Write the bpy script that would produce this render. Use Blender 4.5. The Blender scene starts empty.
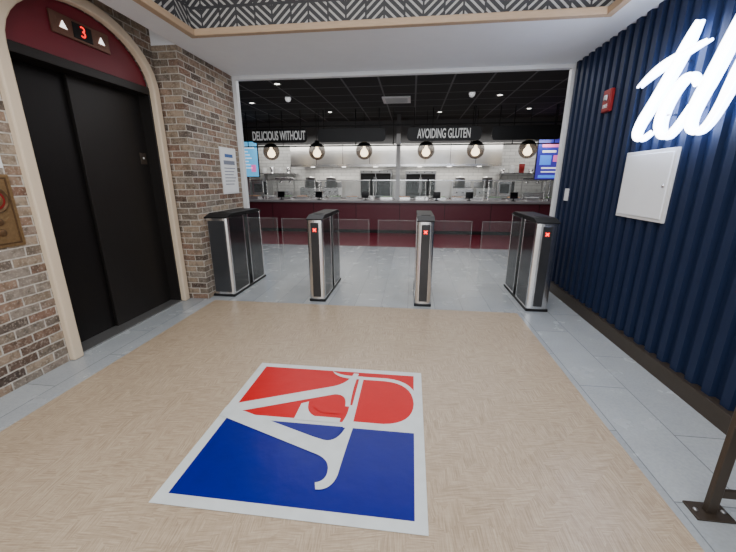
import bpy, bmesh, math, random
from mathutils import Vector, Matrix, Euler
random.seed(7)
S=bpy.context.scene
COL=S.collection
# ---------------------------------------------------------------- materials
def mat(name,col,rough=.5,metal=0,emis=None,es=0,alpha=1,trans=0,noise=0,nscale=8,bump=0,ior=1.45,coat=0,stretch=(1,1,1),spec=.5):
    m=bpy.data.materials.new(name); m.use_nodes=True
    nt=m.node_tree; b=nt.nodes['Principled BSDF']
    b.inputs['Base Color'].default_value=(*col,1)
    b.inputs['Roughness'].default_value=rough; b.inputs['Metallic'].default_value=metal
    b.inputs['IOR'].default_value=ior; b.inputs['Specular IOR Level'].default_value=spec
    b.inputs['Coat Weight'].default_value=coat
    if emis: b.inputs['Emission Color'].default_value=(*emis,1); b.inputs['Emission Strength'].default_value=es
    b.inputs['Alpha'].default_value=alpha; b.inputs['Transmission Weight'].default_value=trans
    tc=nt.nodes.new('ShaderNodeTexCoord'); mp=nt.nodes.new('ShaderNodeMapping')
    nt.links.new(tc.outputs['Object'],mp.inputs[0]); mp.inputs['Scale'].default_value=stretch
    n=nt.nodes.new('ShaderNodeTexNoise'); n.inputs['Scale'].default_value=nscale; n.inputs['Detail'].default_value=5
    nt.links.new(mp.outputs[0],n.inputs['Vector'])
    if noise:
        mx=nt.nodes.new('ShaderNodeMix'); mx.data_type='RGBA'
        mx.inputs[6].default_value=(*[c*(1-noise) for c in col],1); mx.inputs[7].default_value=(*[min(1,c*(1+noise)) for c in col],1)
        nt.links.new(n.outputs['Fac'],mx.inputs[0]); nt.links.new(mx.outputs[2],b.inputs['Base Color'])
    if bump:
        bp=nt.nodes.new('ShaderNodeBump'); bp.inputs['Strength'].default_value=bump; bp.inputs['Distance'].default_value=.01
        nt.links.new(n.outputs['Fac'],bp.inputs['Height']); nt.links.new(bp.outputs[0],b.inputs['Normal'])
    return m
class NB:
    def __init__(s,name,rough=.5,metal=0,coat=0):
        s.m=bpy.data.materials.new(name); s.m.use_nodes=True; s.nt=s.m.node_tree; s.b=s.nt.nodes['Principled BSDF']
        s.b.inputs['Roughness'].default_value=rough; s.b.inputs['Metallic'].default_value=metal; s.b.inputs['Coat Weight'].default_value=coat
        g=s.nt.nodes.new('ShaderNodeNewGeometry'); x=s.nt.nodes.new('ShaderNodeSeparateXYZ')
        s.pos=g.outputs['Position']; s.nt.links.new(s.pos,x.inputs[0]); s.x,s.y,s.z=x.outputs
    def put(s,i,v):
        if isinstance(v,(int,float)): i.default_value=v
        elif isinstance(v,tuple): i.default_value=(*v,1) if len(v)==3 else v
        else: s.nt.links.new(v,i)
    def M(s,op,a,b=0,c=0):
        n=s.nt.nodes.new('ShaderNodeMath'); n.operation=op
        s.put(n.inputs[0],a); s.put(n.inputs[1],b)
        s.put(n.inputs[2],c)
        return n.outputs[0]
    def V(s,x,y,z=0):
        n=s.nt.nodes.new('ShaderNodeCombineXYZ'); s.put(n.inputs[0],x); s.put(n.inputs[1],y); s.put(n.inputs[2],z); return n.outputs[0]
    def N(s,vec,scale,detail=4):
        n=s.nt.nodes.new('ShaderNodeTexNoise'); n.inputs['Scale'].default_value=scale; n.inputs['Detail'].default_value=detail
        s.nt.links.new(vec,n.inputs['Vector']); return n.outputs['Fac']
    def mix(s,f,a,b,mode='MIX'):
        n=s.nt.nodes.new('ShaderNodeMix'); n.data_type='RGBA'; n.blend_type=mode
        s.put(n.inputs[0],f); s.put(n.inputs[6],a); s.put(n.inputs[7],b); return n.outputs[2]
    def ramp(s,f,stops,const=False):
        n=s.nt.nodes.new('ShaderNodeValToRGB'); s.nt.links.new(f,n.inputs[0]); r=n.color_ramp
        if const: r.interpolation='CONSTANT'
        while len(r.elements)<len(stops): r.elements.new(.5)
        for e,(p,c) in zip(r.elements,stops): e.position=p; e.color=(*c,1)
        return n.outputs[0]
    def bump(s,h,st=.3,d=.01):
        n=s.nt.nodes.new('ShaderNodeBump'); n.inputs['Strength'].default_value=st; n.inputs['Distance'].default_value=d
        s.nt.links.new(h,n.inputs['Height']); s.nt.links.new(n.outputs[0],s.b.inputs['Normal'])
    def col(s,c): s.put(s.b.inputs['Base Color'],c)
def brickmat():
    k=NB('brick_masonry',.85)
    n=k.nt.nodes.new('ShaderNodeTexBrick')
    wob=k.N(k.pos,6,3)
    k.nt.links.new(k.V(k.M('ADD',k.M('ADD',k.x,k.y),k.M('MULTIPLY',wob,.016)),k.M('ADD',k.z,k.M('MULTIPLY',wob,.014))),n.inputs['Vector'])
    n.inputs['Scale'].default_value=1; n.inputs['Brick Width'].default_value=.2; n.inputs['Row Height'].default_value=.068
    n.inputs['Mortar Size'].default_value=.0062; n.inputs['Mortar Smooth'].default_value=.3
    n.inputs['Color1'].default_value=(0,0,0,1); n.inputs['Color2'].default_value=(1,1,1,1); n.inputs['Mortar'].default_value=(.5,.5,.5,1)
    c=k.ramp(n.outputs['Color'],[(0,(.075,.052,.042)),(.15,(.25,.155,.108)),(.3,(.36,.28,.205)),(.45,(.15,.12,.095)),(.6,(.40,.32,.24)),(.75,(.23,.125,.085)),(.88,(.29,.25,.21)),(1,(.105,.078,.062))])
    ns=k.N(k.pos,22,8); n2=k.N(k.pos,60,4)
    c=k.mix(.75,c,k.ramp(ns,[(.32,(.32,.30,.27)),(.5,(.80,.77,.73)),(.68,(1.0,1,1))]),'MULTIPLY')
    c=k.mix(k.ramp(n2,[(.52,(0,0,0)),(.66,(.45,.45,.45))]),c,(.46,.40,.335))
    mc=k.ramp(k.N(k.pos,30,5),[(.3,(.40,.365,.32)),(.7,(.58,.54,.48))])
    c=k.mix(n.outputs['Fac'],c,mc); k.col(c)
    h=k.M('SUBTRACT',k.M('MULTIPLY',ns,.6),n.outputs['Fac']); k.bump(h,.8,.013)
    return k.m
def greyfloor():
    k=NB('grey_stone_tile',.3)
    n=k.nt.nodes.new('ShaderNodeTexBrick'); k.nt.links.new(k.V(k.y,k.x),n.inputs['Vector'])
    n.inputs['Scale'].default_value=1; n.inputs['Brick Width'].default_value=.92; n.inputs['Row Height'].default_value=.305; n.inputs['Mortar Size'].default_value=.003
    n.inputs['Color1'].default_value=(.335,.36,.38,1); n.inputs['Color2'].default_value=(.43,.455,.475,1); n.inputs['Mortar'].default_value=(.19,.205,.22,1)
    ns=k.N(k.pos,5,9)
    sp=k.N(k.pos,60,4)
    c=k.mix(.35,n.outputs['Color'],k.ramp(ns,[(.3,(.70,.715,.73)),(.7,(1,1,1))]),'MULTIPLY')
    c=k.mix(.3,c,k.ramp(sp,[(.35,(.72,.72,.72)),(.6,(1,1,1))]),'MULTIPLY'); k.col(c)
    k.put(k.b.inputs['Roughness'],k.M('ADD',k.M('MULTIPLY',ns,.15),.18))
    return k.m
def tanfloor():
    k=NB('tan_woven_plank',.38)
    n=k.nt.nodes.new('ShaderNodeTexBrick')
    a=k.M('ADD',k.x,k.y); b=k.M('SUBTRACT',k.x,k.y)
    wv=k.N(k.pos,7,2)
    k.nt.links.new(k.V(k.M('ADD',a,k.M('MULTIPLY',wv,.06)),k.M('ADD',b,k.M('MULTIPLY',wv,.05))),n.inputs['Vector']); n.offset=.5
    n.inputs['Scale'].default_value=1; n.inputs['Brick Width'].default_value=.24; n.inputs['Row Height'].default_value=.10; n.inputs['Mortar Size'].default_value=.0
    n.inputs['Color1'].default_value=(0,0,0,1); n.inputs['Color2'].default_value=(1,1,1,1); n.inputs['Mortar'].default_value=(.5,.5,.5,1)
    sx=k.nt.nodes.new('ShaderNodeSeparateColor'); k.nt.links.new(n.outputs['Color'],sx.inputs[0]); r=sx.outputs[0]
    ang=k.M('ADD',k.M('MULTIPLY',k.M('GREATER_THAN',r,.5),1.3),k.M('MULTIPLY',r,.5))
    u=k.M('ADD',k.M('MULTIPLY',k.x,k.M('COSINE',ang)),k.M('MULTIPLY',k.y,k.M('SINE',ang)))
    v=k.M('SUBTRACT',k.M('MULTIPLY',k.y,k.M('COSINE',ang)),k.M('MULTIPLY',k.x,k.M('SINE',ang)))
    st=k.N(k.V(k.M('MULTIPLY',u,10),k.M('MULTIPLY',v,190),r),1,3)
    cr=k.N(k.V(k.M('MULTIPLY',u,120),k.M('MULTIPLY',v,14),r),1,2)
    big=k.N(k.pos,1.6,3)
    c=k.ramp(st,[(.28,(.305,.228,.158)),(.5,(.43,.338,.243)),(.74,(.53,.435,.325))])
    c=k.mix(.35,c,k.ramp(cr,[(.35,(.80,.78,.76)),(.6,(1,1,1))]),'MULTIPLY')
    c=k.mix(.15,c,k.ramp(r,[(0,(.88,.86,.84)),(1,(1,1,1))]),'MULTIPLY')
    c=k.mix(.4,c,k.ramp(big,[(.3,(.86,.83,.80)),(.7,(1,1,1))]),'MULTIPLY')
    s1=k.M('LESS_THAN',k.M('FRACT',k.M('DIVIDE',k.M('ADD',k.x,.1),.46)),.008)
    s2=k.M('LESS_THAN',k.M('FRACT',k.M('DIVIDE',k.y,.92)),.004)
    tl=k.nt.nodes.new('ShaderNodeTexWhiteNoise'); tl.noise_dimensions='2D'
    k.nt.links.new(k.V(k.M('FLOOR',k.M('DIVIDE',k.M('ADD',k.x,.1),.46)),k.M('FLOOR',k.M('DIVIDE',k.y,.92))),tl.inputs[0])
    c=k.mix(.4,c,k.ramp(tl.outputs[0],[(0,(.90,.88,.86)),(1,(1,1,1))]),'MULTIPLY')
    c=k.mix(k.M('MULTIPLY',k.M('MAXIMUM',s1,s2),.35),c,(.30,.23,.16))
    k.col(c); k.bump(st,.12,.002)
    return k.m
def wallpaper():
    k=NB('black_cream_hatch_wallpaper',.6)
    s=k.M('ADD',k.x,k.y); w=.34; rw=.27
    zz=k.M('SUBTRACT',k.z,2.64)
    fs=k.M('FRACT',k.M('DIVIDE',s,w))
    row=k.M('FLOOR',k.M('DIVIDE',zz,rw)); cell=k.M('FLOOR',k.M('DIVIDE',s,w))
    rib=k.M('ABSOLUTE',k.M('SUBTRACT',fs,.5))
    par=k.M('MULTIPLY_ADD',k.M('FLOORED_MODULO',k.M('ADD',cell,row),2),2,-1)
    t=k.M('ADD',zz,k.M('MULTIPLY',k.M('MULTIPLY',rib,par),.30))
    f=k.M('GREATER_THAN',k.M('FRACT',k.M('MULTIPLY',t,15.5)),.37)
    e=k.M('LESS_THAN',k.M('FRACT',k.M('DIVIDE',zz,rw)),.09)
    e2=k.M('LESS_THAN',fs,.05); e3=k.M('LESS_THAN',rib,.025)
    c=k.mix(f,(.46,.45,.43),(.04,.04,.044)); c=k.mix(k.M('MAXIMUM',k.M('MAXIMUM',e,e2),e3),c,(.04,.04,.044)); k.col(c); return k.m
def tilewall():
    k=NB('white_subway_tile',.25)
    n=k.nt.nodes.new('ShaderNodeTexBrick'); k.nt.links.new(k.V(k.M('ADD',k.x,k.y),k.z),n.inputs['Vector'])
    n.inputs['Scale'].default_value=1; n.inputs['Brick Width'].default_value=.3; n.inputs['Row Height'].default_value=.1; n.inputs['Mortar Size'].default_value=.005
    n.inputs['Color1'].default_value=(.62,.62,.61,1); n.inputs['Color2'].default_value=(.72,.72,.70,1); n.inputs['Mortar'].default_value=(.36,.36,.36,1)
    k.col(n.outputs['Color']); return k.m
def ceiltile():
    k=NB('black_acoustic_tile',.9)
    fx=k.M('LESS_THAN',k.M('FRACT',k.M('DIVIDE',k.x,.6)),.05); fy=k.M('LESS_THAN',k.M('FRACT',k.M('DIVIDE',k.y,.6)),.05)
    k.col(k.mix(k.M('MAXIMUM',fx,fy),(.014,.014,.015),(.13,.13,.135))); return k.m
BR=brickmat(); GF=greyfloor(); TF=tanfloor(); WP=wallpaper(); TW=tilewall(); CT=ceiltile()
WHITE=mat('white_paint',(.84,.86,.89),.6,noise=.03)
FRAMEW=mat('white_satin_metal',(.72,.73,.74),.35)
POSTM=mat('grey_post_paint',(.50,.51,.52),.4)
NAVY=mat('navy_paint',(.0075,.0165,.050),.6,noise=.1,spec=.3)
CREAM=mat('cream_wood',(.68,.56,.42),.5,noise=.08,nscale=20,stretch=(1,1,.1))
OAK=mat('pale_oak',(.50,.36,.24),.5,noise=.15,nscale=10,stretch=(1,1,8))
MAROON=mat('maroon_panel',(.15,.012,.022),.45,noise=.06)
MARF=mat('maroon_floor_tile',(.125,.009,.022),.5,noise=.2,nscale=5,spec=.25)
COUNTERM=mat('maroon_counter_front',(.11,.018,.030),.4,noise=.08)
DARKW=mat('dark_bulkhead_paint',(.075,.075,.078),.7,noise=.1)
BRONZE=mat('dark_bronze_metal',(.026,.023,.022),.42,.6,noise=.1,nscale=40,stretch=(1,1,.05))
BRONZED=mat('darker_bronze_metal',(.014,.012,.012),.45,.6,noise=.1,nscale=40,stretch=(1,1,.05))
BRONZE2=mat('brown_bronze_metal',(.075,.058,.045),.4,.6,noise=.1,nscale=30)
PLATE=mat('bronze_plate',(.22,.12,.09),.35,.8,noise=.08)
BRASS=mat('engraved_brass',(.30,.19,.09),.42,.75,noise=.35,nscale=45,bump=.4)
BRASSD=mat('dark_engraved_brass',(.14,.08,.04),.5,.7,noise=.3,nscale=60,bump=.4)
STEEL=mat('brushed_stainless',(.76,.76,.77),.25,1,noise=.06,nscale=30,stretch=(1,1,.05))
STEELD=mat('satin_stainless',(.44,.44,.44),.4,.9,noise=.08,nscale=12)
BLACK=mat('black_plastic',(.010,.010,.011),.45,noise=.1,spec=.3)
LIDM=mat('black_lid_laminate',(.006,.006,.007),.5,noise=.05,spec=.25)
BGLOSS=mat('black_gloss',(.006,.006,.008),.12,noise=.05)
SIDEM=mat('black_side_glass',(.014,.015,.017),.12,noise=.1)
SMOKE=mat('smoked_panel',(.075,.078,.085),.18,.5,noise=.1)
DARKGL=mat('dark_glossy_front',(.05,.051,.055),.14,.4,noise=.1)
GLASS=mat('clear_glass',(.80,.90,.89),.03,alpha=.02,spec=.2)
GLASS2=mat('guard_glass',(.80,.90,.90),.04,alpha=.08)
GLASSE=mat('glass_edge',(.6,.72,.70),.2,alpha=.16)
RED=mat('red_vinyl',(.50,.0,.003),.33,noise=.05,spec=.26,nscale=9,bump=.22)
BLUE=mat('blue_vinyl',(.001,.004,.18),.30,noise=.12,nscale=9,spec=.32,bump=.25)
WVIN=mat('white_vinyl',(.58,.62,.63),.33,noise=.14,nscale=12,bump=.3)
NEON=mat('white_led_face',(1,1,1),.4,emis=(.93,.96,1),es=14)
NEONS=mat('led_return_glow',(.5,.6,.95),.3,emis=(.48,.62,1),es=19)
REDL=mat('red_led',(1,.02,.02),.4,emis=(1,.02,.01),es=4)
DIGIT=mat('red_digit_led',(1,.02,.02),.4,emis=(1,.01,.01),es=2.2)
WLED=mat('white_led',(1,1,1),.4,emis=(1,.97,.93),es=2)
DLIGHT=mat('downlight_lens',(1,1,1),.4,emis=(1,.96,.9),es=5)
WARM=mat('warm_bulb',(1,.8,.5),.4,emis=(1,.80,.52),es=12)
SMOKEGL=mat('smoked_amber_globe',(.06,.038,.022),.08,alpha=.66)
SCREEN=mat('blue_purple_screen',(.02,.05,.3),.3,emis=(.06,.03,.32),es=.9,noise=.5,nscale=3)
SCREENL=mat('pale_blue_screen',(.1,.4,.7),.3,emis=(.10,.42,.75),es=1.0)
SCRTXT=mat('screen_text',(1,1,1),.3,emis=(.8,.85,1),es=1.0)
SCRPINK=mat('screen_pink',(1,.2,.5),.3,emis=(.7,.15,.45),es=.9)
SCRBLUE=mat('screen_bright_blue',(.1,.3,1),.3,emis=(.05,.22,.9),es=1.0)
LETTER=mat('grey_white_lettering',(.62,.62,.61),.5,emis=(.9,.9,.9),es=.16)
PAPER=mat('white_paper',(.78,.79,.80),.7,noise=.03)
INK=mat('grey_ink',(.2,.22,.28),.7)
INKB=mat('blue_ink',(.06,.13,.35),.7)
REDP=mat('red_plastic',(.22,.010,.010),.5,noise=.05,spec=.3)
FOODG=mat('leafy_green',(.10,.28,.05),.6,noise=.4,nscale=40)
FOODO=mat('orange_food',(.6,.25,.06),.6,noise=.4,nscale=40)
TOPM=mat('grey_quartz',(.30,.29,.30),.25,noise=.12,nscale=50)
SPK=mat('white_enamel',(.72,.72,.72),.4)
HOODM=mat('hood_stainless',(.60,.59,.575),.30,.9,noise=.2,nscale=4)
# ---------------------------------------------------------------- helpers
def finish(name,me,parent=None,loc=(0,0,0),bevel=0,smooth=False,seg=2):
    o=bpy.data.objects.new(name,me); o.location=loc; COL.objects.link(o)
    if parent: o.parent=parent
    if bevel:
        b=o.modifiers.new('bev','BEVEL'); b.width=bevel; b.segments=seg; b.limit_method='ANGLE'
    if smooth:
        for p in me.polygons: p.use_smooth=True
    return o
def multi(name,boxes,parent=None,bevel=0,loc=(0,0,0)):
    bm=bmesh.new(); mats=[]
    for x0,x1,y0,y1,z0,z1,m in boxes:
        if m not in mats: mats.append(m)
        r=bmesh.ops.create_cube(bm,size=1,matrix=Matrix.Translation(((x0+x1)/2,(y0+y1)/2,(z0+z1)/2))@Matrix.Diagonal((abs(x1-x0),abs(y1-y0),abs(z1-z0),1)))
        for f in {f for v in r['verts'] for f in v.link_faces}: f.material_index=mats.index(m)
    me=bpy.data.meshes.new(name); bm.to_mesh(me); bm.free()
    for m in mats: me.materials.append(m)
    return finish(name,me,parent,loc,bevel)
def box(name,x0,x1,y0,y1,z0,z1,m,parent=None,bevel=0): return multi(name,[(x0,x1,y0,y1,z0,z1,m)],parent,bevel)
def poly(name,pts,d,m,parent=None,bevel=0):
    bm=bmesh.new(); vs=[bm.verts.new(p) for p in pts]; f=bm.faces.new(vs)
    r=bmesh.ops.extrude_face_region(bm,geom=[f]); bmesh.ops.translate(bm,vec=d,verts=[g for g in r['geom'] if isinstance(g,bmesh.types.BMVert)])
    bmesh.ops.recalc_face_normals(bm,faces=bm.faces)
    me=bpy.data.meshes.new(name); bm.to_mesh(me); bm.free(); me.materials.append(m)
    return finish(name,me,parent,(0,0,0),bevel)
def lathe(name,prof,m,parent=None,loc=(0,0,0),seg=28,rot=None,smooth=True):
    bm=bmesh.new(); rings=[]
    for r,z in prof:
        rings.append([bm.verts.new((r*math.cos(2*math.pi*i/seg),r*math.sin(2*math.pi*i/seg),z)) for i in range(seg)] if r>1e-5 else [bm.verts.new((0,0,z))])
    for a,b in zip(rings,rings[1:]):
        for i in range(seg):
            j=(i+1)%seg
            q=[a[i%len(a)],a[j%len(a)],b[j%len(b)],b[i%len(b)]]; u=[]
            for v in q:
                if v not in u: u.append(v)
            if len(u)>2:
                try: bm.faces.new(u)
                except ValueError: pass
    if rot: bmesh.ops.transform(bm,matrix=rot,verts=bm.verts)
    bmesh.ops.recalc_face_normals(bm,faces=bm.faces)
    me=bpy.data.meshes.new(name); bm.to_mesh(me); bm.free(); me.materials.append(m)
    return finish(name,me,parent,loc,0,smooth)
def tube(name,pts,r,m,parent=None,res=4,radii=None):
    cu=bpy.data.curves.new(name,'CURVE'); cu.dimensions='3D'; cu.bevel_depth=r; cu.bevel_resolution=res; cu.resolution_u=10; cu.use_fill_caps=True
    for ps in pts:
        s=cu.splines.new('NURBS' if len(ps)>3 else 'POLY'); s.points.add(len(ps)-1)
        for i,(p,q) in enumerate(zip(s.points,ps)):
            p.co=(*q[:3],1)
            if len(q)>3: p.radius=q[3]
        if s.type=='NURBS': s.order_u=3; s.use_endpoint_u=True
    t=bpy.data.objects.new('tmp',cu); COL.objects.link(t); bpy.context.view_layer.update()
    me=bpy.data.meshes.new_from_object(t.evaluated_get(bpy.context.evaluated_depsgraph_get())); bpy.data.objects.remove(t)
    me.materials.clear(); me.materials.append(m)
    return finish(name,me,parent,(0,0,0),0,True)
def text(name,s,size,loc,rot,m,parent=None,sx=1,ext=.004,align='CENTER',off=.012):
    cu=bpy.data.curves.new(name,'FONT'); cu.body=s; cu.size=size; cu.extrude=ext; cu.align_x=align; cu.align_y='CENTER'; cu.offset=size*off
    t=bpy.data.objects.new('tmp',cu); COL.objects.link(t); bpy.context.view_layer.update()
    me=bpy.data.meshes.new_from_object(t.evaluated_get(bpy.context.evaluated_depsgraph_get())); bpy.data.objects.remove(t)
    me.transform(Matrix.Diagonal((sx,1,1,1))); me.transform(Matrix.LocRotScale(None,Euler(rot),None)); me.materials.clear(); me.materials.append(m)
    return finish(name,me,parent,loc)
def thing(name,loc,label,cat,group=None):
    e=bpy.data.objects.new(name,None); e.empty_display_size=.1; e.location=loc; COL.objects.link(e)
    e['label']=label; e['category']=cat
    if group: e['group']=group
    return e
def tag(o,label,cat,group=None):
    o['label']=label; o['category']=cat
    if group: o['group']=group
    return o
def struct(o): o['kind']='structure'; return o
# ---------------------------------------------------------------- room shell
XL=-2.67; XP=-2.4; XR=1.88; ZS=2.7; YO=4.84
def floorobj():
    bm=bmesh.new()
    def q(x0,x1,y0,y1,z,mi):
        f=bm.faces.new([bm.verts.new(p) for p in ((x0,y0,z),(x1,y0,z),(x1,y1,z),(x0,y1,z))]); f.material_index=mi
    q(-6.2,5.6,-2.0,11.7,0,0); q(-2.30,1.18,-2.0,3.66,.002,1); q(-6.2,5.6,7.3,11.7,.002,2)
    me=bpy.data.meshes.new('floor'); bm.to_mesh(me); bm.free()
    for m in (GF,TF,MARF): me.materials.append(m)
    struct(finish('floor',me))
floorobj()
YC=2.92
def arch(hw,rise,spring=2.25,n=20):
    return [(YC-hw*math.cos(math.pi*i/n),spring+rise*math.sin(math.pi*i/n)) for i in range(n+1)]
pts=[(-2.0,0),(YC-.70,0)]+arch(.70,.49)+[(YC+.70,0),(3.70,0),(3.70,3.4),(-2.0,3.4)]
struct(poly('wall_left',[(XL,y,z) for y,z in pts],(-.35,0,0),BR))
struct(box('wall_left_return',-3.02,XP,3.70,YO+.06,0,2.7,BR))
struct(box('wall_front',-3.0,2.1,-2.1,-2.0,0,3.4,WHITE))
struct(box('ceiling',-3.0,2.1,-2.0,3.70,3.4,3.5,WHITE))
struct(box('trim_1',-2.4,-2.11,-2.0,3.53,ZS,3.4,WHITE))
struct(box('trim_2',1.577,XR+.1,-2.0,3.53,ZS,3.4,WHITE))
struct(box('trim_3',-3.02,XR+.1,3.70,YO+.06,ZS,3.4,WHITE))
struct(box('trim_4',-2.4,XR+.1,3.53,3.70,ZS,3.4,WHITE))
struct(box('trim_5',-2.11,-2.10,-2.0,3.53,ZS+.02,3.4,WP))
struct(box('trim_6',1.567,1.577,-2.0,3.53,ZS+.02,3.4,WP))
struct(box('trim_7',-2.10,1.567,3.52,3.53,ZS+.02,3.4,WP))
struct(box('trim_8',-2.125,-2.06,-2.0,3.545,ZS-.012,ZS+.045,OAK,None,.006))
struct(box('trim_9',1.53,1.59,-2.0,3.545,ZS-.012,ZS+.045,OAK,None,.006))
struct(box('trim_10',-2.06,1.53,3.48,3.545,ZS-.012,ZS+.045,OAK,None,.006))
def ribwall():
    p=.138; d=.034; y=-2.0; prof=[]
    while y<YO-.01:
        prof+=[(y,0),(y+.50*p,0),(y+.53*p,d),(y+.97*p,d)]; y+=p
    prof=[(a,b) for a,b in prof if a<YO]; prof.append((YO,0))
    bm=bmesh.new(); lo=[bm.verts.new((XR-b,a,0)) for a,b in prof]; hi=[bm.verts.new((XR-b,a,ZS)) for a,b in prof]
    for i in range(len(prof)-1): bm.faces.new([lo[i],lo[i+1],hi[i+1],hi[i]])
    b=[bm.verts.new(q) for q in ((XR+.12,-2,0),(XR+.12,YO,0),(XR+.12,YO,ZS),(XR+.12,-2,ZS))]; bm.faces.new(b)
    bmesh.ops.recalc_face_normals(bm,faces=bm.faces)
    me=bpy.data.meshes.new('wall_right'); bm.to_mesh(me); bm.free(); me.materials.append(NAVY)
    struct(finish('wall_right',me))
ribwall()
XW=XR-.031
struct(box('baseboard_right',XR-.065,XR+.02,-2.0,YO-.03,0,.12,BRONZE2,None,.004))
struct(box('trim_11',XP,XP+.055,YO-.03,YO+.05,0,ZS,FRAMEW,None,.004))
struct(box('trim_12',XR-.055,XR+.03,YO-.03,YO+.05,0,ZS,FRAMEW,None,.004))
struct(box('trim_13',XP+.055,XR-.055,YO-.03,YO+.05,ZS-.045,ZS,FRAMEW,None,.004))
struct(box('wall_hall_left',-6.3,-6.2,YO+.06,11.7,0,3.0,MAROON))
struct(box('wall_hall_right',5.6,5.7,YO+.06,11.7,0,3.0,MAROON))
struct(box('wall_hall_near_left',-6.2,-3.02,YO+.06,YO+.16,0,3.0,WHITE))
struct(box('wall_hall_near_right',XR+.12,5.6,YO+.06,YO+.16,0,3.0,WHITE))
struct(box('wall_back',-6.2,5.6,11.6,11.7,0,3.0,TW))
struct(box('trim_14',-3.55,2.5,11.57,11.6,.0,1.35,HOODM))
struct(box('trim_16',-6.2,5.6,10.28,10.40,2.36,2.95,DARKW))
struct(box('ceiling.001',-6.2,5.6,YO+.07,11.7,2.95,3.05,CT))
# ---------------------------------------------------------------- elevator
el=bpy.data.objects.new('door_1',None); COL.objects.link(el); el['kind']='structure'
outer=[(YC-.75,0)]+arch(.75,.535)+[(YC+.75,0)]; inner=[(YC-.665,0)]+arch(.665,.455)+[(YC+.665,0)]
bm=bmesh.new()
rings=[]
for x in (XL+.045,XL-.02):
    rings.append(([bm.verts.new((x,y,z)) for y,z in outer],[bm.verts.new((x,y,z)) for y,z in inner]))
(o1,i1),(o2,i2)=rings
n=len(o1)
for k in range(n-1):
    bm.faces.new([o1[k],o1[k+1],i1[k+1],i1[k]]); bm.faces.new([o1[k],o2[k],o2[k+1],o1[k+1]]); bm.faces.new([i1[k],i1[k+1],i2[k+1],i2[k]]); bm.faces.new([o2[k],i2[k],i2[k+1],o2[k+1]])
for k in (0,n-1): bm.faces.new([o1[k],i1[k],i2[k],o2[k]])
bmesh.ops.recalc_face_normals(bm,faces=bm.faces)
me=bpy.data.meshes.new('door_frame'); bm.to_mesh(me); bm.free(); me.materials.append(CREAM); finish('door_frame',me,el,bevel=.012)
poly('transom_panel',[(XL-.035,y,z) for y,z in [(YC-.67,2.27)]+arch(.67,.46)+[(YC+.67,2.27)]],(-.02,0,0),MAROON,el)
multi('door_casing',[(XL-.26,XL-.01,YC-.70,YC-.65,0,2.29,BRONZE),(XL-.26,XL-.01,YC+.65,YC+.70,0,2.29,BRONZE),(XL-.26,XL-.005,YC-.65,YC+.65,2.22,2.29,BRONZE)],el,.004)
box('door_leaf',XL-.20,XL-.17,YC-.66,2.83,.015,2.22,BRONZED,el,.003)
box('door_leaf',XL-.165,XL-.135,2.80,YC+.66,.015,2.22,BRONZE,el,.003)
box('door_sill',XL-.22,XL+.0,YC-.66,YC+.66,0,.014,STEELD,el)
box('shaft_back',XL-.34,XL-.27,YC-.7,YC+.7,0,2.3,BLACK,el)
multi('key_switch_plate',[(XL-.135,XL-.128,3.46,3.54,1.55,1.66,BRONZE2),(XL-.128,XL-.124,3.49,3.51,1.60,1.62,SPK)],el,.002)
ind=thing('floor_indicator',(XL-.035,2.915,2.535),'bronze floor indicator with two up arrows and red digit','elevator indicator')
box('mounting_plate',0,.018,-.26,.26,-.075,.075,PLATE,ind,.006)
box('display_window',.016,.024,-.085,.085,-.055,.055,BLACK,ind,.003)
text('digit','3',.115,(.026,0,0),(math.pi/2,0,math.pi/2),DIGIT,ind,1,.001,off=0)
for s in (-1,1):
    box('arrow_window',.016,.021,s*.17-.045,s*.17+.045,-.042,.042,PLATE,ind,.003)
    poly('arrow',[(.022,s*.17-.030,-.024),(.022,s*.17+.030,-.024),(.022,s*.17,.028)],(.004,0,0),WLED,ind)
cs=thing('call_station',(XL-.004,1.945,1.19),'engraved brown gold brass call plate with ornate round emblem','elevator button')
box('face_plate',0,.018,-.14,.13,-.23,.24,BRASS,cs,.008)
multi('border_groove',[(.018,.021,-.115,-.105,-.21,.22,BRASSD),(.018,.021,.095,.105,-.21,.22,BRASSD),(.018,.021,-.105,.095,.21,.22,BRASSD),(.018,.021,-.105,.095,-.21,-.20,BRASSD)],cs)
R=Matrix.Rotation(math.pi/2,4,'Y')
lathe('medallion_ring',[(.0,.016),(.080,.016),(.086,.022),(.086,.028),(.076,.028),(.072,.022),(0,.022)],BRASSD,cs,(0,0,.08),32,R)
lathe('medallion_ring',[(.0,.020),(.060,.020),(.064,.026),(.060,.030),(.052,.026),(0,.024)],REDP,cs,(0,0,.08),32,R)
lathe('medallion_face',[(0,.022),(.050,.022),(.046,.033),(.02,.038),(0,.034)],BRASS,cs,(0,0,.08),24,R)
for zz in (-.06,-.13): lathe('call_button',[(0,.016),(.024,.016),(.024,.026),(.019,.029),(0,.029)],BRASSD,cs,(0,0,zz),24,R)
pp=thing('paper_notice',(XL,1.985,1.58),'small white paper notice taped on brick','paper notice')
box('sheet',0,.003,-.08,.08,-.11,.11,PAPER,pp); multi('printing',[(.003,.004,-.06,.045,.04-i*.035,.05-i*.035,INK) for i in range(4)],pp)
po=thing('wall_poster',(XP,4.50,1.50),'white printed notice poster in slim frame on brick','poster')
box('backing',0,.012,-.2,.2,-.29,.29,FRAMEW,po,.003); box('sheet',.012,.015,-.18,.18,-.27,.27,PAPER,po)
multi('printing',[(.015,.017,-.10,.10,.17,.21,INKB),(.015,.017,-.14,.14,.08,.13,INK)]+[(.015,.017,-.14,.14-(i%3)*.03,.03-i*.04,.04-i*.04,INK) for i in range(6)],po)
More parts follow.
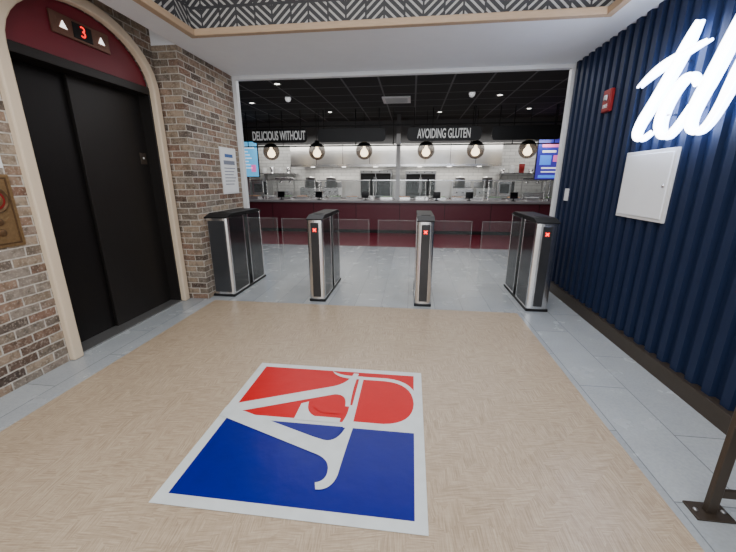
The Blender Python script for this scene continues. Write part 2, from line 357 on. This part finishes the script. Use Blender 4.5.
# ---------------------------------------------------------------- floor logo
def qb(a,c,b,n=8):
    return [((1-t)**2*a[0]+2*t*(1-t)*c[0]+t*t*b[0],(1-t)**2*a[1]+2*t*(1-t)*c[1]+t*t*b[1]) for t in [i/n for i in range(n)]]
def decal():
    x0,x1,y1,y0=-1.125,.115,2.315,1.085; W=x1-x0; D=y1-y0
    bm=bmesh.new(); mats=[WVIN,RED,BLUE]; lev=[0]
    def P(pts,mi):
        z=.0045+lev[0]*.0004; lev[0]+=1
        f=bm.faces.new([bm.verts.new((x0+u*W,y1-w*D,z)) for u,w in pts]); f.material_index=mi
        f.normal_update()
        if f.normal.z<0: f.normal_flip()
        if len(pts)>4: bmesh.ops.triangulate(bm,faces=[f])
    P([(0,0),(1,0),(1,1),(0,1)],0)
    P([(.045,.04),(.955,.04),(.955,.49),(.045,.49)],1)
    P([(.045,.525),(.955,.525),(.955,.955),(.045,.955)],2)
    # white rim of the bowl: thin curve inside the red field, white lower corner
    P([(.64,.085),(.80,.085)]+qb((.80,.085),(.975,.10),(.975,.31))+[(.975,.31),(.975,.51),(.64,.51)],0)
    P([(.665,.115),(.79,.115)]+qb((.79,.115),(.95,.125),(.955,.31))+qb((.955,.31),(.95,.465),(.81,.48))+[(.81,.48),(.665,.48)],1)
    # long diagonal from the edge, sharp curved serif
    P([(.0,.43),(.50,.205)]+qb((.50,.205),(.585,.165),(.60,.055))+[(.60,.055),(.63,.055)]+qb((.63,.055),(.615,.21),(.63,.37))+[(.63,.37),(.605,.37)]+qb((.605,.37),(.60,.265),(.53,.275))+[(.53,.275),(.0,.51)],0)
    P([(.47,.045)]+qb((.47,.045),(.52,.085),(.60,.085))+[(.60,.085),(.66,.085),(.66,.115),(.60,.115)]+qb((.60,.115),(.50,.11),(.47,.045)),0)
    # slim serif stroke dividing the counter
    P([(.375,.375),(.41,.355)]+qb((.41,.355),(.415,.44),(.47,.465))+[(.47,.465),(.60,.465),(.60,.50),(.375,.50)],0)
    # small red pocket
    P([(.435,.355),(.535,.31)]+qb((.535,.31),(.585,.325),(.59,.435))+[(.59,.435),(.50,.435)]+qb((.50,.435),(.445,.41),(.435,.355)),1)
    P([(.625,.36),(.655,.36),(.655,.53),(.60,.53)]+qb((.60,.53),(.635,.45),(.625,.36)),0)
    # blue wedge above the lower leg
    P([(.26,.525),(.625,.525)]+qb((.625,.525),(.615,.625),(.55,.617))+[(.55,.617),(.50,.603)],2)
    # lower leg with curled foot
    P([(.0,.45),(.12,.475),(.50,.605),(.555,.62)]+qb((.555,.62),(.62,.63),(.64,.51))+[(.64,.51),(.672,.51)]+qb((.672,.51),(.66,.68),(.655,.80))+qb((.655,.80),(.645,.875),(.585,.875))+[(.585,.875),(.575,.845)]+qb((.575,.845),(.62,.835),(.61,.775))+qb((.61,.775),(.60,.72),(.53,.70))+[(.53,.70),(.0,.515)],0)
    me=bpy.data.meshes.new('floor_decal'); bm.to_mesh(me); bm.free()
    for m in mats: me.materials.append(m)
    o=finish('floor_decal',me); tag(o,'square red, white and blue serif letter emblem laid on tan floor','floor decal')
decal()
# ---------------------------------------------------------------- turnstiles
def turnstile(x,y,wings,label,lit=True,hw=.09,wide=False):
    t=thing('turnstile',(x,y,0),label,'turnstile','entrance turnstiles'); L=.95; H=.97
    box('base_plate',-hw-.006,hw+.006,.0,L,0.0,.03,BLACK,t,.006)
    def cap(y0,sgn):
        n=10; pl=[(-hw,y0+sgn*.05)]+[(-hw*math.cos(math.pi*i/n),y0+sgn*(.022-.022*math.sin(math.pi*i/n))) for i in range(n+1)]+[(hw,y0+sgn*.05)]
        poly('end_cap',[(a,b,.03) for a,b in pl],(0,0,H-.03),STEEL,t,.003)
        iw=hw-.032 if wide else .046
        box('inset_panel',-iw,iw,min(y0+sgn*.0,y0-sgn*.004),max(y0+sgn*.02,y0-sgn*.004),.06,.93,SMOKE if wide else DARKGL,t,.004)
    cap(0,1); cap(L,-1)
    for a,b in ((.05,.42),(L-.42,L-.05)):
        box('cabinet',-hw+.012,hw-.012,a,b,.03,H+.01,BLACK,t)
        for s in (-1,1):
            xs=sorted((s*(hw-.012),s*(hw-.003)))
            box('side_panel',*xs,a+.003,b-.012,.05,H-.01,SIDEM,t,.002)
            xf=sorted((s*(hw-.012),s*hw))
            multi('side_frame',[(*xf,(b-.014 if a<.3 else a),(b if a<.3 else a+.014),.05,H-.01,STEEL),(*xf,a,b,.03,.05,STEEL)],t)
    box('barrier_housing',-hw+.02,hw-.02,.42,L-.42,.03,H+.01,LIDM,t)
    w=hw+.004
    poly('lid',[(-w,-.01,H-.012),(-w,-.01,H+.002),(-w,.12,H+.040),(-w,L-.12,H+.040),(-w,L+.01,H+.002),(-w,L+.01,H-.012),(-w,L-.10,H+.012),(-w,.10,H+.012)],(2*w,0,0),LIDM,t,.004)
    box('card_reader',-.05,.05,.16,.30,H+.039,H+.045,LIDM,t,.004)
    if lit:
        bm=bmesh.new()
        for a in (.78,-.78):
            bmesh.ops.create_cube(bm,size=1,matrix=Matrix.Translation((0,-.006,.85))@Matrix.Rotation(a,4,'Y')@Matrix.Diagonal((.050,.005,.010,1)))
        me=bpy.data.meshes.new('status_light'); bm.to_mesh(me); bm.free(); me.materials.append(REDL); finish('status_light',me,t)
    for s in wings:
        xs=sorted((s*(hw-.02),s*.56))
        box('glass_wing',*xs,L/2-.005,L/2+.005,.16,.92,GLASS,t,.002)
        multi('glass_wing_edge',[(s*.555 if s>0 else s*.560,s*.560 if s>0 else s*.555,L/2-.0055,L/2+.0055,.16,.92,GLASSE),(*xs,L/2-.0055,L/2+.0055,.917,.921,GLASSE)],t)
    return t
lab='dark glass and brushed steel optical turnstile with red cross light'
turnstile(-2.258,3.80,(1,),'wide stainless framed smoked glass turnstile cabinet beside brick',False,.135,True)
turnstile(-1.065,3.76,(-1,1),lab)
turnstile(.165,3.74,(-1,1),lab)
turnstile(1.40,3.73,(-1,),'dark glass and brushed steel optical turnstile beside navy wall',True,.11)
# ---------------------------------------------------------------- navy wall items
pn=thing('access_panel',(XW,3.085,1.35),'white metal access panel with latch on navy wall','access panel')
box('panel_frame',-.022,.002,-.30,.30,-.265,.265,SPK,pn,.004); box('panel_door',-.030,-.020,-.275,.275,-.24,.24,WHITE,pn,.004)
lathe('latch',[(0,0),(.014,0),(.014,.006),(0,.008)],STEEL,pn,(-.030,-.245,0),16,Matrix.Rotation(-math.pi/2,4,'Y'))
fa=thing('fire_strobe',(XW+.002,3.88,2.12),'dark red wall fire alarm strobe with clear lens','fire alarm')
box('housing',-.035,.004,-.068,.068,-.10,.10,REDP,fa,.01); box('strobe_lens',-.05,-.03,-.025,.025,.0,.05,STEELD,fa,.008)
text('lettering','FIRE',.045,(-.037,0,-.05),(math.pi/2,0,-math.pi/2),SPK,fa,1,.001)
th=thing('wall_switch',(XW,4.50,1.22),'small white wall switch on navy wall','wall switch')
box('cover_plate',-.012,.002,-.05,.05,-.07,.07,SPK,th,.003); box('toggle',-.018,-.01,-.015,.015,-.03,.03,PAPER,th,.002)
ne=thing('led_sign',(1.765,2.8,2.01),'glowing white script LED letters t and d mounted on navy wall','neon sign')
def N(ps): return [(0,(p[0]-2.8)*.96,(p[1]-2.0)*.95,p[2] if len(p)>2 else 1) for p in ps]
st_t=[N([(2.78,2.38,.45),(2.82,2.31,1.0),(2.93,2.13,1.25),(3.07,1.95,1.2),(3.21,1.80,1.1),(3.24,1.70,.85),(3.14,1.66,.7),(3.03,1.72,.35)]),N([(3.32,2.10,.35),(3.16,2.17,1.05),(2.92,2.21,1.1),(2.66,2.225,.35)])]
st_d=[N([(2.66,1.96,.55),(2.71,2.04,.8),(2.80,2.04,.95),(2.92,1.93,1.2),(2.975,1.77,1.2),(2.91,1.66,.95),(2.79,1.67,.75),(2.67,1.84,.6)]),N([(2.41,2.36,.45),(2.455,2.22,1.1),(2.54,2.02,1.25),(2.645,1.83,1.2),(2.66,1.71,.95),(2.585,1.65,.75),(2.50,1.68,.65),(2.43,1.80,.7),(2.38,1.94,1.0),(2.33,2.05,1.1)])]
for nm,st in (('letter_t',st_t),('letter_d',st_d)):
    tube(nm,st,.0235,NEON,ne)
    tube('letter_return',[[(x+.032,y,z,r) for x,y,z,r in s] for s in st],.026,NEONS,ne)
for y,z in ((2.90,2.17),(3.19,1.82),(2.92,1.82),(2.645,1.82),(2.48,2.17)):
    lathe('standoff',[(0,0),(.008,0),(.008,.07),(0,.07)],STEEL,ne,(.02,(y-2.8)*.96,(z-2.0)*.95),10,R)
gr=thing('guard_rail',(1.33,1.34,0),'dark bronze metal guard rail post with bolted floor plate','railing')
box('floor_plate',-.075,.075,-.045,.045,0,.010,BRONZE2,gr,.002)
box('post',-.022,.022,-.012,.012,.01,.95,BRONZE2,gr,.003)
box('bottom_rail',.02,.50,-.008,.008,.09,.13,BRONZE2,gr,.003)
box('top_rail',-.03,.52,-.02,.02,.95,.97,BRONZE2,gr,.004)
box('post',.46,.50,-.012,.012,.0,.95,BRONZE2,gr,.003)
for s in (-1,1): lathe('bolt',[(0,0),(.009,0),(.009,.006),(0,.008)],STEELD,gr,(s*.055,0,.010),8)
# ---------------------------------------------------------------- service counter
sc=thing('service_counter',(-.4,9.2,0),'long maroon service counter with grey stone top','counter')
multi('counter_base',[(-5.7,5.9,.03,.75,.0,.80,COUNTERM)]+[(-5.7+i*1.16,-5.69+i*1.16,.022,.03,.1,.78,BLACK) for i in range(10)],sc)
box('toe_kick',-5.7,5.9,.025,.05,.0,.09,BLACK,sc); box('countertop',-5.75,5.9,-.05,.80,.80,.86,TOPM,sc,.006)
struct(box('trim_15',-.42,-.32,9.34,9.43,.86,2.50,POSTM))
struct(box('trim_17',-.42,-.32,9.34,9.43,2.50,2.95,DARKW))
def guard(x,w):
    g=thing('sneeze_guard',(x,9.62,.86),'clear glass sneeze guard on slim steel posts over counter','sneeze guard','sneeze guards')
    for s in (-1,1): lathe('post',[(0,0),(.03,0),(.03,.008),(.010,.01),(.010,.52),(0,.52)],STEEL,g,(s*(w/2-.04),-.08,0),14)
    box('front_glass',-w/2,w/2,-.12,-.112,.06,.50,GLASS2,g); box('top_glass',-w/2,w/2,-.12,.24,.50,.512,GLASS2,g)
    box('glass_rim',-w/2,w/2,-.126,-.108,.50,.52,STEEL,g)
for i in range(7): guard(-4.83+i*1.5,1.46)
def tablet(x):
    t=thing('payment_terminal',(x,9.28,.86),'black point of sale tablet on stand on counter','tablet','counter payment tablets')
    lathe('stand_base',[(0,0),(.06,0),(.06,.012),(.015,.02),(.015,.09),(0,.09)],BLACK,t,(0,.02,0),20)
    o=box('screen_housing',-.095,.095,-.012,.012,-.07,.09,BLACK,t,.006); o.location=(0,0,.13); o.rotation_euler=(-.25,0,0)
    o=box('screen',-.083,.083,-.014,-.011,-.055,.078,BGLOSS,t); o.location=(0,0,.13); o.rotation_euler=(-.25,0,0)
for x in (-3.52,-2.47,-1.21,.65,1.47,2.56): tablet(x)
def well(x,m):
    w=thing('food_pan',(x,9.78,.86),'stainless food pan with fresh toppings in the counter','food pan','counter food pans')
    multi('pan',[(-.16,.16,-.12,-.11,0,.07,STEEL),(-.16,.16,.11,.12,0,.07,STEEL),(-.16,-.15,-.11,.11,0,.07,STEEL),(.15,.16,-.11,.11,0,.07,STEEL),(-.15,.15,-.11,.11,0,.01,STEEL)],w)
    bm=bmesh.new(); bmesh.ops.create_grid(bm,x_segments=14,y_segments=10,size=1)
    for v in bm.verts: v.co=Vector((v.co.x*.148,v.co.y*.108,.05+random.random()*.035))
    me=bpy.data.meshes.new('food'); bm.to_mesh(me); bm.free(); me.materials.append(m); finish('food',me,w)
for i in range(20):
    x=-5.0+i*.48
    well(x,(FOODG,FOODO,PAPER)[i%3])
# ---------------------------------------------------------------- kitchen
def oven(x,w,z0,h,label):
    o=thing('convection_oven',(x,10.66,z0),label,'oven','kitchen ovens')
    box('body',-w/2,w/2,0,.65,.04,h,STEELD,o,.01)
    for s in (-1,1):
        a,b=sorted((s*.01,s*(w/2-.03)))
        box('door',a,b,-.03,0,.06,h-.10,BRONZED,o,.006); box('window',a+.05,b-.05,-.034,-.03,.14,h-.18,BLACK,o)
        tube('handle',[[(s*.035,-.06,.16),(s*.035,-.06,h-.20)]],.010,STEEL,o)
    box('control_panel',-w/2+.01,w/2-.01,-.02,0,h-.09,h-.01,STEELD,o,.003)
    for i in range(4): lathe('knob',[(0,0),(.016,0),(.014,.02),(0,.02)],BLACK,o,(-w/2+.12+i*(w-.24)/3,-.02,h-.05),12,Matrix.Rotation(math.pi/2,4,'X'))
    for a in (-1,1):
        for c in (.06,.58): lathe('leg',[(0,0),(.02,0),(.02,.04),(0,.04)],BLACK,o,(a*(w/2-.05),c,0),10)
def table(x0,x1,z=.86):
    t=thing('work_table',((x0+x1)/2,10.6,0),'stainless steel kitchen work table against tiled wall','work table','kitchen work tables'); w=(x1-x0)/2
    box('tabletop',-w,w,0,.85,z-.04,z,STEEL,t,.004); box('undershelf',-w+.03,w-.03,.03,.82,.25,.28,STEELD,t)
    for a in (-1,1):
        for b in (.05,.80): lathe('leg',[(0,0),(.022,0),(.022,z-.04),(0,z-.04)],STEELD,t,(a*(w-.06),b,0),12)
table(-5.0,-3.6); table(-3.5,-2.0); table(-1.9,-.45); table(-.35,1.1); table(1.2,2.9); table(3.0,4.0)
oven(-1.08,.95,.86,.80,'black glass double door oven on steel table'); oven(.25,.90,.86,.78,'black glass double door oven on steel table')
def hood(x0,x1):
    h=thing('range_hood',((x0+x1)/2,10.45,1.66),'large stainless exhaust hood hung over kitchen line','range hood','kitchen exhaust hoods'); w=(x1-x0)/2
    multi('canopy',[(-w,w,0,1.10,.14,.80,HOODM)]+[(-w+i*(2*w)/4-.006,-w+i*(2*w)/4+.006,-.003,0,.14,.80,BLACK) for i in range(1,4)]+[(-w,w,-.004,0,.50,.515,STEELD)],h)
    box('drip_lip',-w,w,-.03,.03,.09,.15,STEEL,h)
    for i in range(int(2*w/.5)): 
        a=-w+.06+i*.5; multi('grease_filter',[(a,a+.46,.3,.8,.12,.139,STEELD)]+[(a+.04*j,a+.04*j+.02,.3,.8,.112,.12,STEEL) for j in range(1,11)],h)
    for a in (-w*.6,0,w*.6): lathe('hood_lamp',[(0,.08),(.06,.08),(.08,.13),(0,.13)],DLIGHT,h,(a,.15,0),16)
hood(-3.6,-.45); hood(-.35,2.45)
def fryer(x):
    f=thing('countertop_griddle',(x,10.68,.86),'stainless countertop griddle with black knobs','griddle','kitchen griddles')
    box('body',-.28,.28,0,.55,.05,.28,STEEL,f,.006); box('backsplash',-.28,.28,.52,.55,.28,.46,STEEL,f,.003); box('cooking_plate',-.26,.26,.03,.51,.28,.295,BLACK,f,.003)
    for i in range(3): lathe('knob',[(0,0),(.02,0),(.018,.025),(0,.025)],BLACK,f,(-.18+i*.18,0,.16),12,Matrix.Rotation(math.pi/2,4,'X'))
    for a in (-.23,.23):
        for b in (.05,.5): lathe('leg',[(0,0),(.018,0),(.018,.05),(0,.05)],BLACK,f,(a,b,0),8)
for x in (-3.15,-2.5,1.5,2.15): fryer(x)
def pot(x,y,z,r,h):
    p=thing('stock_pot',(x,y,z),'stainless stock pot with lid and loop handles','stock pot','kitchen stock pots')
    lathe('vessel',[(0,0),(r,0),(r,h),(r+.006,h),(0,h)],STEELD,p,(0,0,0),22); lathe('lid',[(r+.008,h),(r+.008,h+.012),(.03,h+.03),(.02,h+.05),(0,h+.05)],STEELD,p,(0,0,0),22)
    for s in (-1,1): tube('handle',[[(s*r,-.04,h*.75),(s*(r+.035),-.04,h*.75),(s*(r+.035),.04,h*.75),(s*r,.04,h*.75)]],.006,STEEL,p)
for x in (-3.15,-2.5,1.42,2.2): pot(x,10.92,1.157,.15,.28)
def micro(x,z0):
    m=thing('steam_cabinet',(x,10.7,z0),'stainless steam cabinet with dark window on work table','steamer','kitchen steam cabinets')
    box('body',-.24,.24,0,.5,.03,.5,STEELD,m,.008); box('door',-.22,.14,-.02,0,.07,.46,STEEL,m,.004); box('window',-.17,.09,-.024,-.02,.14,.40,BGLOSS,m); box('control_panel',.15,.23,-.012,0,.07,.46,BLACK,m)
    tube('handle',[[(.12,-.05,.14),(.12,-.05,.40)]],.009,STEEL,m)
    for a in (-.2,.2):
        for c in (.05,.45): lathe('leg',[(0,0),(.015,0),(.015,.03),(0,.03)],BLACK,m,(a,c,0),8)
micro(2.70,.86); micro(-4.75,.86)
def mixer(x):
    m=thing('heat_lamp_station',(x,10.75,.86),'stainless food warmer with overhead heat lamps on table','food warmer','kitchen food warmers')
    box('warmer_base',-.30,.30,0,.5,0,.16,STEEL,m,.01); box('lamp_bar',-.30,.30,.15,.35,.52,.58,STEEL,m,.006)
    for a in (-.28,.28): box('upright',a-.012,a+.012,.23,.27,.16,.52,STEELD,m)
    for a in (-.15,.15): lathe('lamp_shade',[(0,.52),(.02,.52),(.035,.46),(.075,.42),(.07,.42),(0,.45)],STEEL,m,(a,.25,0),18)
for x in (-4.0,3.5): mixer(x)
def fridge(x):
    f=thing('reach_in_refrigerator',(x,10.75,0),'tall stainless two door reach in refrigerator','refrigerator','kitchen refrigerators')
    box('body',-.55,.55,0,.75,.1,2.0,STEELD,f,.01)
    for s in (-1,1):
        a,b=sorted((s*.01,s*.54)); box('door',a,b,-.04,0,.14,1.85,STEEL,f,.008); tube('handle',[[(s*.06,-.08,.9),(s*.06,-.08,1.3)]],.012,STEELD,f)
        for c in (.08,.68): lathe('leg',[(0,0),(.03,0),(.025,.1),(0,.1)],BLACK,f,(s*.48,c,0),10)
    box('vent_grille',-.54,.54,-.02,0,1.87,1.99,BLACK,f,.003)
fridge(4.75); fridge(-5.6)
def shelf(x0,x1,z):
    s=thing('wall_shelf',((x0+x1)/2,11.25,z),'stainless wall shelf on white tiled wall','shelf','kitchen wall shelves'); w=(x1-x0)/2
    box('board',-w,w,0,.35,0,.03,STEEL,s,.003)
    for a in (-w+.1,w-.1): poly('bracket',[(a,.35,0),(a,.08,0),(a,.35,-.2)],(.015,0,0),STEELD,s)
shelf(-4.95,-3.75,1.55); shelf(2.6,4.1,1.55)
def cont(x,z,h,m,lab,y=11.4):
    c=thing('food_container',(x,y,z),lab,'container','kitchen containers')
    lathe('vessel',[(0,0),(.07,0),(.085,h),(.078,h),(.065,.01),(0,.01)],m,c,(0,0,0),18); lathe('lid',[(0,h),(.09,h),(.09,h+.015),(.02,h+.03),(0,h+.03)],PAPER,c,(0,0,0),18)
for i in range(4): cont(-4.85+i*.28,1.58,.14+.06*(i%2),(PAPER,STEEL)[i%2],'round lidded food container on steel shelf')
for i in range(5): cont(2.72+i*.28,1.58,.12+.07*(i%3),(STEEL,PAPER,REDP)[i%3],'round lidded food container on steel shelf')
# menu screens
def screen(x,y,z,w,h,m,lines,lab):
    s=thing('menu_screen',(x,y,z),lab,'screen','menu screens')
    box('bezel',-w/2,w/2,0,.05,-h/2,h/2,BLACK,s,.005); box('display',-w/2+.02,w/2-.02,-.006,0,-h/2+.02,h/2-.02,m,s)
    multi('screen_content',lines,s)
    lathe('hanger',[(0,0),(.012,0),(.012,2.95-z-h/2),(0,2.95-z-h/2)],BLACK,s,(0,.025,h/2),10)
bl=[(-.25,.25,-.01,-.006,.30,.36,SCRTXT)]+[(-.25,.05+.05*(i%3),-.01,-.006,.2-i*.09,.225-i*.09,SCRTXT) for i in range(6)]+[(.12,.26,-.01,-.006,-.35,-.15,SCRPINK)]
screen(-4.80,10.1,1.95,.7,1.0,SCREENL,bl,'hanging pale blue menu screen with white text')
bl2=[(-.26,.26,-.01,-.006,.30,.38,SCRPINK),(-.24,.10,-.01,-.006,.17,.22,SCRTXT),(-.28,.0,-.01,-.006,-.14,.10,SCRBLUE),(.05,.28,-.01,-.006,-.06,.10,SCRPINK),(-.22,.22,-.01,-.006,-.24,-.20,SCRTXT),(-.22,.15,-.01,-.006,-.33,-.30,SCRTXT),(-.28,.28,-.01,-.006,-.47,-.40,SCRBLUE)]
screen(3.62,10.1,1.90,.75,1.05,SCREEN,bl2,'hanging dark blue purple menu screen with pink heading')
# ---------------------------------------------------------------- hanging sign band
def sign(x,w,txt,lab):
    s=thing('hanging_sign',(x,8.5,2.385),lab,'sign','hanging sign band')
    W=w/2; h=.15; r=.09; pts=[]
    for cx,cz,a0 in ((W-r,h-r,0),(-W+r,h-r,90),(-W+r,-h+r,180),(W-r,-h+r,270)):
        for i in range(6):
            a=math.radians(a0+18*i); pts.append((cx+r*math.cos(a),cz+r*math.sin(a)))
    poly('panel',[(a,0,b) for a,b in pts],(0,.04,0),BLACK,s,.003)
    for a in (-w/2+.15,w/2-.15): lathe('hanger_rod',[(0,0),(.01,0),(.01,.42),(0,.42)],BLACK,s,(a,.025,.14),8)
    if txt: text('lettering',txt,.28,(0,-.008,-.002),(math.pi/2,0,0),LETTER,s,.47,.003,off=.018)
sign(-3.19,1.38,'DELICIOUS WITHOUT','black hanging sign lettered DELICIOUS WITHOUT in grey white')
sign(-1.44,1.60,None,'blank black hanging sign plate with rounded ends')
sign(.68,1.64,'AVOIDING GLUTEN','black hanging sign lettered AVOIDING GLUTEN in grey white')
sign(2.46,1.46,None,'blank black hanging sign plate with rounded ends')
sign(-4.85,1.5,None,'blank black hanging sign plate with rounded ends')
rail=thing('suspended_rail',(-.9,8.58,2.6),'thin black open pipe frame running behind the signs','rail')
for zz in (0.0,-.44): tube('pipe',[[(-5.2,.025,zz),(5.0,.025,zz)]],.015,BLACK,rail)
for i in range(12): lathe('drop_rod',[(0,-.44),(.010,-.44),(.010,.35),(0,.35)],BLACK,rail,(-4.9+i*.89,.025,0),8)
def pendant(x):
    p=thing('pendant_lamp',(x,8.85,2.06),'smoky amber glass globe pendant with small dark cap','pendant lamp','globe pendant lamps')
    r=.205
    lathe('glass_globe',[(r*math.sin(math.pi*i/16),-r*math.cos(math.pi*i/16)) for i in range(0,14)],SMOKEGL,p,(0,0,0),28)
    lathe('cap',[(r*1.01*math.sin(math.pi*i/32),-r*1.01*math.cos(math.pi*i/32)) for i in range(22,29)]+[(.05,.21),(.045,.25),(0,.25)],BLACK,p,(0,0,0),28)
    lathe('bulb',[(0,-.14),(.055,-.13),(.10,-.07),(.085,.0),(.035,.06),(.025,.13),(0,.13)],WARM,p,(0,0,0),20)
    lathe('cord',[(0,.24),(.006,.24),(.006,.89),(0,.89)],BLACK,p,(0,0,0),8)
for x in (-3.54,-2.36,-1.18,.31,1.46,2.63): pendant(x)
def down(x,y,z=2.95):
    d=thing('recessed_downlight',(x,y,z),'small round recessed downlight in black ceiling','downlight','hall downlights')
    lathe('trim_ring',[(.055,-.004),(.07,-.006),(.072,0),(.055,0)],STEELD,d,(0,0,0),24); lathe('lens',[(0,-.002),(.045,-.002),(.045,0),(0,0)],DLIGHT,d,(0,0,0),24)
for x,y in ((-2.32,6.27),(-3.42,7.67),(.61,9.19),(-2.01,8.87),(1.62,7.56),(2.6,9.0)): down(x,y)
pr=thing('air_vent',(-.36,7.7,2.95),'white square ceiling air diffuser in black ceiling','air vent')
multi('diffuser',[(-.28,.28,-.28,.28,-.02,0,SPK)]+[(-.22,.22,-.22+.09*i,-.20+.09*i,-.035,-.02,STEELD) for i in range(5)],pr)
def spk(x,y):
    s=thing('ceiling_camera',(x,y,2.95),'small white dome camera on black ceiling','security camera','ceiling cameras')
    lathe('mount',[(0,0),(.06,0),(.06,-.04),(0,-.04)],SPK,s,(0,0,0),20); lathe('dome',[(.055,-.04),(.045,-.075),(.02,-.092),(0,-.095)],SPK,s,(0,0,0),20)
spk(-2.47,7.22); spk(1.05,7.24)
# ---------------------------------------------------------------- lights
def area(x,y,z,sx,sy,p,c=(1,1,1),rot=(0,0,0)):
    l=bpy.data.lights.new('area','AREA'); l.shape='RECTANGLE'; l.size=sx; l.size_y=sy; l.energy=p; l.color=c
    o=bpy.data.objects.new('room_or_fill_light',l); o.location=(x,y,z); o.rotation_euler=rot; COL.objects.link(o); return o
area(-.3,.8,3.36,2.6,2.6,112,(1,.985,.96))
area(-.3,-1.95,1.7,3.6,2.2,84,(.95,.98,1),(math.radians(90),0,0))  # unseen fill behind the camera, added to brighten soffit, walls and turnstile fronts
area(-.2,4.2,2.69,3.6,.3,20,(.97,.98,1))
area(-.4,6.4,2.93,5,1.6,92,(.97,.98,1))
area(-.4,9.9,2.34,8,.2,48,(1,.97,.92),(math.radians(35),0,0))  # added fill strip, tilted to brighten the hood faces; no fixture here
area(-2.05,10.95,1.76,2.4,.5,32,(1,.95,.87)); area(1.0,10.95,1.76,2.4,.5,32,(1,.95,.87))
area(-4.4,11.0,2.9,1.4,.6,22,(1,.97,.92)); area(3.6,11.0,2.9,1.6,.6,22,(1,.97,.92))
w=bpy.data.worlds.new('World'); S.world=w; w.use_nodes=True; w.node_tree.nodes['Background'].inputs[0].default_value=(.6,.65,.75,1); w.node_tree.nodes['Background'].inputs[1].default_value=.15
# ---------------------------------------------------------------- camera
cd=bpy.data.cameras.new('camera'); cd.sensor_width=36; cd.lens=345/736*36; cd.clip_start=.02
cam=bpy.data.objects.new('camera',cd); COL.objects.link(cam); cam.location=(0,0,1.4)
cam.rotation_euler=(math.radians(90-15.7),0,math.radians(7)); S.camera=cam
